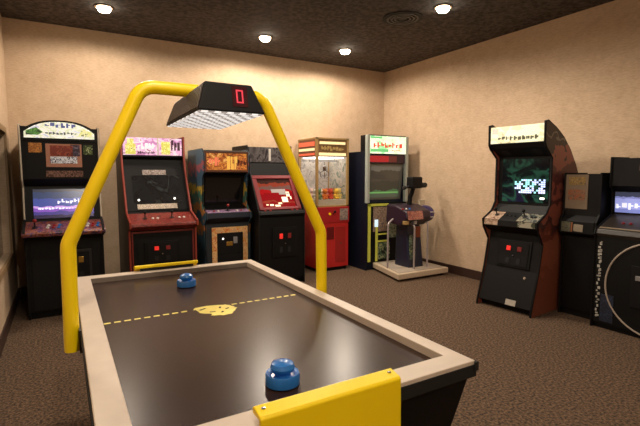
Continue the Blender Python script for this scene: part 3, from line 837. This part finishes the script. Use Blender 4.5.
# ------------------------------------------------------------------ 6: ride machine in the back right corner
def ride():
    X0, Y0 = 4.125, 5.12
    W = .74
    r = thing('ride_simulator', 'tall stand-on arcade machine with lit green and white marquee and pale platform', 'arcade machine', (X0, Y0, 0), 0, 'arcade machines around the walls')
    h = W / 2
    B().prism([(.03, .0), (.03, .98), (.10, 1.02), (.04, 1.55), (.02, 1.58), (.02, 1.72), (.80, 1.72), (.80, 0)], -h + .02, h - .02).build('body', M['navy'], r)
    for s in (-1, 1):
        a, b_ = sorted((s * h, s * (h - .02)))
        B().prism([(.0, 0), (.0, 1.72), (.80, 1.72), (.80, 0)], a, b_).build('side_panel', M['navy'], r, bevel=.003)
        B().box(*sorted((s * (h + .012), s * (h - .04))), -.025, .03, .98, 1.95).build('frame_post', mat('pale green grey post', (176, 186, 180), .35, .2), r, bevel=.008)
    B().box(-h + .03, h - .03, -.01, .20, 1.68, 1.955).build('marquee_box', M['black'], r, bevel=.004)
    S = ((-.012, 1.69), (-.012, 1.94))
    mq = B().slab(*S, -h + .04, h - .04, .008).build('marquee', art('green and white marquee art', [(0, (150, 226, 160)), (.40, (206, 242, 200)), (.5, (244, 250, 232)), (.62, (250, 246, 206))], (5, 5, 9), emit=0.612, seed=73), r)
    gr = mat('green marquee print', (110, 206, 130), .4, emit=0.504)
    B().slab(*S, -h + .05, .0, .002, .008, .10, .26).slab(*S, -h + .05, -.12, .002, .008, .86, .96).build('green_artwork', gr, mq)
    rd = mat('red marquee letters', (226, 92, 70), .4, emit=0.504)
    mk = B(); marks(mk, *S, -.27, .27, .34, .64, 8, .0085, 70, .30); mk.build('lettering', rd, mq)
    mk = B(); marks(mk, *S, .02, .27, .12, .26, 6, .0085, 75, .34); mk.build('lettering', mat('pink marquee letters', (240, 160, 130), .4, emit=0.504), mq)
    # red band
    S = ((.02, 1.555), (.02, 1.675))
    rb = B().slab(*S, -h + .04, h - .04, .02).build('speaker_band', mat('dark plum band', (52, 26, 44), .4), r)
    B().slab(*S, -h + .05, .02, .004, .02, .12, .85).build('red_panel', mat('red translucent panel', (190, 40, 50), .35, emit=0.18), rb)
    B().slab(*S, .02, .17, .004, .02, .12, .85).build('red_panel', mat('dim red panel', (120, 52, 52), .35, emit=0.072), rb)
    S = ((.10, 1.02), (.04, 1.55))
    bz = B().slab(*S, -h + .04, h - .04, .008).build('screen_bezel', mat('grey screen bezel', (104, 104, 96), .4), r)
    sc = B().slab(*S, -.27, .28, .004, .008, .06, .92).build('screen', zart('dim green picture', [(0, (96, 108, 92)), (.16, (84, 122, 84)), (.24, (66, 66, 58)), (.5, (78, 74, 66)), (.8, (110, 110, 104))], 1.9, -1.95, .05, 8, emit=0.158, rough=.15), bz)
    B().slab(*S, -.26, .27, .001, .012, .18, .22).build('screen_bar', mat('green screen bar', (120, 190, 110), .4, emit=0.288), sc)
    # lower front with lime borders
    S = ((.03, .10), (.03, .98))
    lp = B().slab(*S, -h + .03, h - .03, .010, 0, 0, 1).build('lower_panel', M['black'], r)
    lm = mat('lime border', (206, 206, 84), .45, emit=0.0576)
    b = B()
    b.slab(*S, -.33, -.28, .006, .010, .02, .985).slab(*S, -.325, .05, .006, .010, .945, .985).slab(*S, -.19, -.15, .006, .010, .02, .60)
    b.slab(*S, -.165, .05, .006, .010, .34, .37).slab(*S, -.165, .05, .006, .010, .46, .485)
    b.build('lime_border', lm, lp)
    B().slab(*S, -.235, .02, .005, .010, .52, .93).build('artwork_panel', art('beige printed panel', [(0, (128, 108, 96)), (.46, (160, 138, 120)), (.6, (96, 84, 80))], (14, 14, 14), seed=77), lp)
    B().slab(*S, -.14, .08, .004, .010, .05, .33).build('artwork_panel', art('green printed panel', [(0, (30, 36, 34)), (.42, (70, 92, 70)), (.52, (150, 158, 120)), (.62, (40, 46, 44))], (12, 12, 12), seed=83), lp)
    B().slab(*S, .06, .20, .004, .010, .40, .93).build('artwork_panel', art('pale green panel', [(0, (96, 116, 100)), (.46, (150, 160, 140)), (.6, (70, 80, 74))], (12, 12, 12), seed=84), lp)
    B().slab(*S, -.21, -.15, .012, .012, .60, .72).build('indicator_lamp', mat('pale blue lamp', (206, 232, 246), .4, emit=0.72), lp, bevel=.004)
    # platform
    px0, px1, py0, py1 = 3.70 - X0, 4.60 - X0, 4.34 - Y0, .02
    pp = lambda i, z: [(px0 + i, py0 + i, z), (px1 - i, py0 + i, z), (px1 - i, py1 - i, z), (px0 + .19 + i, py1 - i, z)]
    pl = B().hexa(pp(0, .03), pp(0, .105)).build('platform', mat('beige platform', (204, 186, 160), .55), r, bevel=.01)
    B().hexa(pp(.05, .105), pp(.05, .111)).build('tread_mat', mat('pale grey tread', (176, 162, 146), .8, bump=(90, .6)), pl)
    for x in (px0 + .24, px1 - .06):
        for y in (py0 + .06, py1 - .08):
            B().lathe([(.025, 0), (.025, .012), (.012, .014), (.012, .031)], (x, y, 0), 12).build('levelling_foot', M['rubber'], pl, smooth=True)
    # pedestal and console
    q = lambda x, y, z: (x - X0, y - Y0, z)
    ped = B().hexa([q(4.07, 4.56, .108), q(4.34, 4.56, .108), q(4.34, 4.86, .108), q(4.07, 4.86, .108)],
                   [q(4.09, 4.64, .72), q(4.33, 4.64, .72), q(4.33, 4.86, .72), q(4.09, 4.86, .72)]).build('pedestal', mat('dark blue pedestal', (30, 34, 56), .4), r, bevel=.015)
    B().box(4.10 - X0, 4.20 - X0, 4.575 - Y0, 4.60 - Y0, .22, .56).build('pedestal_panel', art('green pedestal artwork', [(0, (60, 76, 66)), (.45, (104, 122, 104)), (.55, (40, 50, 48)), (.65, (130, 140, 96))], (12, 12, 12), seed=79), ped)
    B().box(4.22 - X0, 4.31 - X0, 4.60 - Y0, 4.63 - Y0, .52, .67).build('pedestal_panel', mat('rust panel', (150, 76, 46), .4), ped)
    con = B().prism([(4.46 - Y0, .80), (4.48 - Y0, .90), (4.70 - Y0, .97), (4.90 - Y0, .98), (4.92 - Y0, .72), (4.60 - Y0, .69)], 3.94 - X0, 4.38 - X0).build('console', mat('dark plum console', (44, 28, 44), .4), r, bevel=.025, bseg=3)
    S = ((4.465 - Y0, .805), (4.485 - Y0, .90))
    B().slab(*S, -.165, .10, .008, -.002, -.2, 1.0).build('console_artwork', art('rosy console artwork', [(0, (128, 70, 66)), (.42, (176, 122, 106)), (.55, (150, 84, 70)), (.64, (90, 60, 70))], (16, 16, 16), seed=81), con)
    F = seg_frame((4.48 - Y0, .90), (4.70 - Y0, .97))
    for x, m in ((-.18, M['red']), (-.12, M['white']), (-.06, M['blue'])): button(con, F, x, .08, m)
    pod = B().ball(q(4.45, 4.66, .84), .125, (.9, 1.15, .95), 20).build('control_pod', mat('violet pod', (58, 50, 104), .3), con, smooth=True)
    b = B()
    for z in (.80, .87):
        pts = []
        for k in range(9):
            a = -PI * .85 + k * PI * .7 / 8
            rr = math.sqrt(max(0, 1 - ((z - .84) / (.125 * .95)) ** 2)) * .125
            pts.append(q(4.45 + (rr * .9 + .003) * math.cos(a), 4.66 + (rr * 1.15 + .003) * math.sin(a), z))
        b.tube(pts, .006, 6)
    b.build('pod_stripe', M['white'], pod, smooth=True)
    for zz, xx, mm in ((.74, -.16, 'gold'), (.74, -.02, 'silver')):
        B().box(xx - .03, xx + .03, 4.50 - Y0 - .02, 4.50 - Y0 + .05, zz - .02, zz + .03).build('hand_rest', M[mm], con, bevel=.006)
    B().box(4.40 - X0, 4.50 - X0, 4.72 - Y0, 4.76 - Y0, .96, 1.03).build('side_display', mat('pale side display', (190, 176, 150), .4), con, bevel=.006)
    # handlebar on its stem
    stem = B().tube([q(4.20, 4.72, .95), q(4.21, 4.71, 1.08), q(4.22, 4.66, 1.20)], [.035, .03, .028], 12).build('handlebar_stem', M['black'], r, smooth=True)
    hb = B().tube([q(4.03, 4.66, 1.20), q(4.10, 4.65, 1.22), q(4.22, 4.64, 1.25), q(4.34, 4.66, 1.24), q(4.47, 4.72, 1.24)], .016, 10).build('handlebar', M['charcoal'], r, smooth=True)
    B().box(4.12 - X0, 4.31 - X0, 4.57 - Y0, 4.70 - Y0, 1.20, 1.36).build('handlebar_housing', M['black'], hb, bevel=.02)
    B().tube([q(4.36, 4.66, 1.24), q(4.48, 4.71, 1.24)], .038, 12).build('grip', M['rubber'], hb, smooth=True)
    B().tube([q(4.015, 4.66, 1.198), q(4.07, 4.655, 1.212)], .024, 12).build('grip', M['rubber'], hb, smooth=True)
    # handrails
    gr_ = mat('pale grey rail', (170, 160, 160), .35, .3)
    for pts in ([q(3.83, 4.72, .105), q(3.83, 4.72, .72), q(3.93, 4.74, .78)], [q(4.09, 4.48, .105), q(4.09, 4.48, .70), q(4.09, 4.60, .74)], [q(4.35, 4.50, .105), q(4.35, 4.50, .72), q(4.36, 4.62, .78)]):
        B().tube(fillet(pts, .05), .013, 10).build('handrail', gr_, r, smooth=True)
ride()

# ------------------------------------------------------------------ 7: big cabinet on the right wall
def right_cabinet():
    W = .62; D = .62
    side = [(-.175, 0), (-.17, .04), (-.06, .42), (-.005, .70), (-.10, .84), (-.115, .92), (.03, 1.0), (.10, 1.10), (.10, 1.56), (-.02, 1.66), (-.045, 1.70), (-.05, 1.905), (.0, 1.91), (.15, 1.85), (.30, 1.765), (.44, 1.645), (.56, 1.50), (D, 1.41), (D, 0)]
    inner = [(-.10, 0), (-.10, .06), (-.155, .065), (-.045, .42), (.01, .72), (.04, .97), (.14, 1.08), (.14, 1.58), (.0, 1.67), (-.03, 1.71), (-.03, 1.885), (.0, 1.89), (.15, 1.83), (.30, 1.745), (.44, 1.625), (.55, 1.49), (D - .01, 1.39), (D - .01, 0)]
    m = zart('rusty side artwork', [(0, (136, 76, 56)), (.26, (150, 86, 64)), (.42, (116, 60, 48)), (.46, (74, 44, 42)), (.50, (146, 82, 66)), (.57, (88, 48, 46)), (.62, (152, 84, 72)), (.68, (96, 52, 50)), (.76, (150, 84, 72)), (.84, (48, 38, 38)), (.90, (106, 100, 96)), (.92, (40, 34, 34))], .5, .03, .06, 7)
    r = cabinet('arcade_cabinet', 'black arcade cabinet with rust coloured side, cream marquee and glowing blue screen', (4.035, 2.915, 0), math.radians(-85), W, side, inner, m, M['black'], M['black'], trim_r=.011)
    S = ((-.03, 1.715), (-.03, 1.885))
    mq = B().slab(*S, -.285, .285, .012).build('marquee', art('cream marquee art', [(0, (176, 168, 136)), (.30, (214, 212, 176)), (.5, (232, 236, 204)), (.74, (206, 186, 146))], (5, 5, 9), emit=0.324, seed=91), r)
    mk = B(); marks(mk, *S, -.20, .24, .16, .40, 10, .0125, 92, .34); mk.build('lettering', mat('dark olive letters', (96, 98, 72), .4), mq)
    B().slab(*S, -.27, -.21, .002, .012, .60, .92).build('marquee_label', M['white'], mq)
    B().slab((.0, 1.67), (-.03, 1.715), -.29, .29, .012).build('marquee_lip', M['black2'], r)
    b = B()
    spk = B().slab((.14, 1.58), (.0, 1.67), -.29, .29, .006).build('speaker_panel', M['black2'], r)
    for x in (-.17, .17):
        F = seg_frame((.14, 1.58), (.0, 1.67))
        B().tube([on(F, x, F[3] / 2, .005), on(F, x, F[3] / 2, .010)], .05, 18).build('speaker_grille', M['rubber'], spk, smooth=True)
    S = ((.14, 1.08), (.14, 1.58))
    bz = B().slab(*S, -.29, .29, .006).build('screen_bezel', M['black'], r)
    sc = B().slab(*S, -.24, .26, .004, .006, .05, .95).build('screen', art('dark blue green picture', [(0, (10, 11, 13)), (.40, (14, 15, 20)), (.52, (18, 34, 32)), (.62, (40, 84, 70)), (.72, (26, 26, 50))], (4, 4, 4), emit=0.144, rough=.15, seed=96, hard=False), bz)
    b = B(); rn = random.Random(5)
    for i in range(15):
        for j in range(7):
            if rn.random() < .72 and not (i < 3 and j in (0, 1, 6)):
                x = -.12 + i * .0235; s0 = .24 + j * .042
                b.slab(*S, x, x + .0205, .001, .010, s0, s0 + .036)
    b.build('screen_shapes', art('pale blue screen glow', [(0, (186, 206, 255)), (.5, (206, 206, 255)), (.56, (150, 220, 226))], (5, 5, 5), emit=0.828, seed=97), sc)
    B().slab(*S, .18, .225, .001, .010, .12, .16).build('screen_shapes', M['whitelight'], sc)
    # control panel
    cp = B().prism([(.04, 1.0), (-.105, .925), (-.11, .86), (-.02, .80), (.04, .80)], -.295, .295).build('control_panel', M['black2'], r, bevel=.005)
    S = ((-.105, .925), (.03, .995))
    B().slab(*S, -.285, -.12, .002, .0, .0, 1).build('control_overlay', art('beige overlay', [(0, (146, 120, 100)), (.48, (182, 158, 138)), (.6, (96, 60, 44))], (18, 18, 18), seed=98), cp)
    B().slab(*S, .07, .28, .002, .0, .0, 1).build('control_overlay', art('olive overlay', [(0, (120, 116, 100)), (.48, (150, 144, 124)), (.56, (50, 56, 44))], (18, 18, 18), seed=99), cp)
    B().slab((-.11, .86), (-.105, .925), -.285, -.13, .002, .0, .1, .95).build('control_overlay', art('beige overlay front', [(0, (146, 120, 100)), (.48, (182, 158, 138))], (18, 18, 18), seed=98), cp)
    B().slab((-.11, .86), (-.105, .925), .09, .27, .002, .0, .1, .95).build('control_overlay', art('olive overlay front', [(0, (150, 146, 130)), (.5, (60, 64, 50))], (12, 12, 12), seed=99), cp)
    F = seg_frame(*S)
    controls(cp, F, [(-.19, .09, M['black']), (.12, .09, M['black'])], [(-.08 + .045 * i, .09, M['black']) for i in range(3)] + [(.19 + .04 * i, .09, M['rubber']) for i in range(2)])
    # front
    S = ((-.045, .42), (.01, .72))
    fp = B().slab((-.155, .065), (-.045, .42), -.285, .285, .006).build('kick_panel', M['black2'], r)
    B().slab((-.155, .065), (-.045, .42), .02, .13, .004, .006, .0, .16).build('pale_sticker', mat('pale sticker', (176, 168, 156), .5), fp)
    B().slab(*S, -.285, .285, .006).build('front_panel', M['black2'], r)
    coin_door(r, *S, -.16, .20, .05, .96, M['black'], M['black2'], [M['redlight'], M['dimred']], lift=.006)
    F = seg_frame((-.155, .065), (-.045, .42))
    B().tube([on(F, .17, .30, .004), on(F, .17, .30, .014)], .014, 12).build('lock', M['chrome'], fp, smooth=True)
right_cabinet()

# ------------------------------------------------------------------ 8: low dark cabinet
def low_cabinet():
    W = .36
    side = [(0, 0), (0, .78), (-.05, .82), (-.05, .95), (.0, 1.02), (.0, 1.41), (.38, 1.41), (.38, 0)]
    inner = [(.03, 0), (.03, .06), (.01, .06), (.01, .80), (.01, 1.40), (.37, 1.40), (.37, 0)]
    r = cabinet('token_machine', 'low dark cabinet with faded instruction sheet beside the rust sided arcade cabinet', (4.31, 2.405, 0), -PI / 2, W, side, inner, M['black2'], M['black2'], None, cat='arcade machine')
    S = ((.01, 1.04), (.01, 1.40))
    p = B().slab(*S, -.16, .055, .006, 0, .06, .98).build('instruction_sheet', mat('grey tan sheet', (122, 104, 84), .6), r)
    B().slab(*S, -.13, .03, .002, .006, .70, .92).build('sheet_picture', art('yellow sheet print', [(0, (130, 104, 56)), (.5, (150, 124, 76)), (.6, (96, 80, 60))], (30, 30, 30), seed=111), p)
    B().slab(*S, -.13, .03, .002, .006, .30, .58).build('sheet_picture', art('rust sheet print', [(0, (140, 84, 56)), (.5, (122, 100, 80)), (.6, (96, 66, 50))], (30, 30, 30), seed=112), p)
    cp = B().prism([(.01, 1.0), (-.052, .945), (-.055, .83), (.01, .79)], -.158, .158).build('control_panel', M['black'], r, bevel=.004)
    S = ((-.055, .83), (-.052, .945))
    B().slab(*S, -.15, -.06, .004, 0, .08, .92).build('selector_plate', art('green grey plate', [(0, (74, 76, 64)), (.5, (96, 92, 76)), (.6, (50, 50, 44))], (30, 30, 30), seed=113), cp)
    B().slab(*S, -.03, .06, .005, 0, .15, .75).build('coin_plate', mat('worn pale plate', (140, 128, 110), .5), cp, bevel=.002)
    B().slab(*S, -.055, -.04, .005, 0, .1, .9).build('selector_strip', mat('rust strip', (140, 86, 56), .5), cp)
    B().slab((.01, .06), (.01, .79), -.15, .15, .006, 0, .02, .98).build('front_door', M['black'], r, bevel=.003)
    return r
low_cabinet()

# ------------------------------------------------------------------ 9: black machine at the right edge of the picture
def edge_cabinet():
    W = .88; D = .52
    side = [(0, 0), (0, .82), (-.02, .86), (.0, .905), (.16, .98), (.25, 1.03), (.24, 1.24), (.20, 1.28), (.20, 1.55), (.51, 1.55), (.51, 0)]
    inner = [(.03, 0), (.03, .05), (.01, .05), (.01, .84), (.17, .96), (.27, 1.03), (.26, 1.24), (.215, 1.29), (.215, 1.54), (.50, 1.54), (.50, 0)]
    r = cabinet('arcade_cabinet', 'squat black machine with curved white line and upright lettering at the right edge', (4.175, 1.755, 0), -PI / 2, W, side, inner, M['black2'], M['black'], M['black'])
    S = ((.01, .05), (.01, .84))
    fp = B().slab(*S, -.418, .418, .006, 0, 0, 1).build('front_panel', M['black'], r)
    # curved white line
    cx, cz, R = .07, .43, .43
    b = B(); pts = []
    for k in range(49):
        a = PI * .5 + k * (PI * 2) / 48
        pts.append((cx + R * .92 * math.cos(a), .003, cz + R * .93 * math.sin(a)))
    b.tube(pts, .008, 8, caps=False)
    b.build('curved_line', mat('pale curved line', (170, 156, 142), .5), fp, smooth=True)
    b = B(); rn = random.Random(77)
    z = .10
    while z < .77:
        hgt = rn.choice((.012, .018, .024))
        x0 = -.402 + rn.choice((0, .004, .012)); w_ = rn.choice((.014, .022, .03))
        b.box(x0, x0 + w_, .0022, .0045, z, z + hgt)
        if rn.random() < .5: b.box(x0 + w_ * .4, -.368, .0022, .0045, z + hgt * .4, z + hgt * 1.3)
        z += hgt * 1.3 + .007
    b.build('lettering', mat('pale grey lettering', (190, 186, 176), .5), fp)
    B().box(-.36, -.25, .0015, .004, .07, .32).build('blue_artwork', art('dark blue print', [(0, (30, 34, 48)), (.5, (44, 54, 74)), (.6, (24, 26, 32))], (30, 30, 30), seed=121), fp)
    d = B().box(-.12, .22, -.008, .004, .26, .62).build('coin_door', M['black2'], r, bevel=.003)
    for x, m in ((-.06, M['silver']), (.0, M['redlight']), (.09, M['redlight'])):
        B().box(x - .022, x + .022, -.018, -.008, .50 if m is M['silver'] else .52, .54 if m is M['silver'] else .57).build('coin_slot', m if m is M['silver'] else M['dimred'], d, bevel=.002)
    cp = B().prism([(.27, 1.035), (.0, .905), (-.015, .865), (.01, .83), (.27, .83)], -.418, .418).build('control_panel', mat('worn dark panel', (48, 42, 38), .35), r, bevel=.004)
    F = seg_frame((.0, .905), (.27, 1.035))
    B().slab((.0, .905), (.27, 1.035), -.41, .0, .004, 0, .06, .12).build('panel_edge', mat('pale panel edge', (140, 126, 104), .4), cp)
    B().ball(on(F, .0, .13, .012), .04).build('trackball', M['charcoal'], cp, smooth=True)
    for x in (-.26, -.20, .20, .26): button(cp, F, x, .13, M['dimred'])
    S = ((.27, 1.03), (.26, 1.24))
    bz = B().slab(*S, -.418, .418, .004).build('screen_bezel', M['black'], r)
    sc = B().slab(*S, -.408, .40, .003, .004, .08, .98).build('screen', zart('blue white screen', [(0, (120, 132, 200)), (.18, (150, 160, 226)), (.62, (120, 128, 190)), (.70, (56, 62, 84)), (.9, (34, 38, 46))], 4.7, -4.9, .03, 26, emit=0.468, rough=.15), bz)
    mk = B(); marks(mk, *S, -.40, .38, .22, .50, 15, .0075, 131, .3); mk.build('screen_text', mat('pale screen text', (236, 240, 255), .4, emit=0.576), sc)
    S = ((.215, 1.29), (.215, 1.54))
    up = B().slab(*S, -.418, .418, .006).build('upper_panel', M['black2'], r)
    mk = B(); marks(mk, *S, -.20, .16, .55, .85, 6, .0065, 141, .4); marks(mk, *S, -.12, .12, .30, .44, 8, .0065, 142, .4)
    mk.build('lettering', mat('worn red grey print', (120, 90, 86), .5), up)
edge_cabinet()
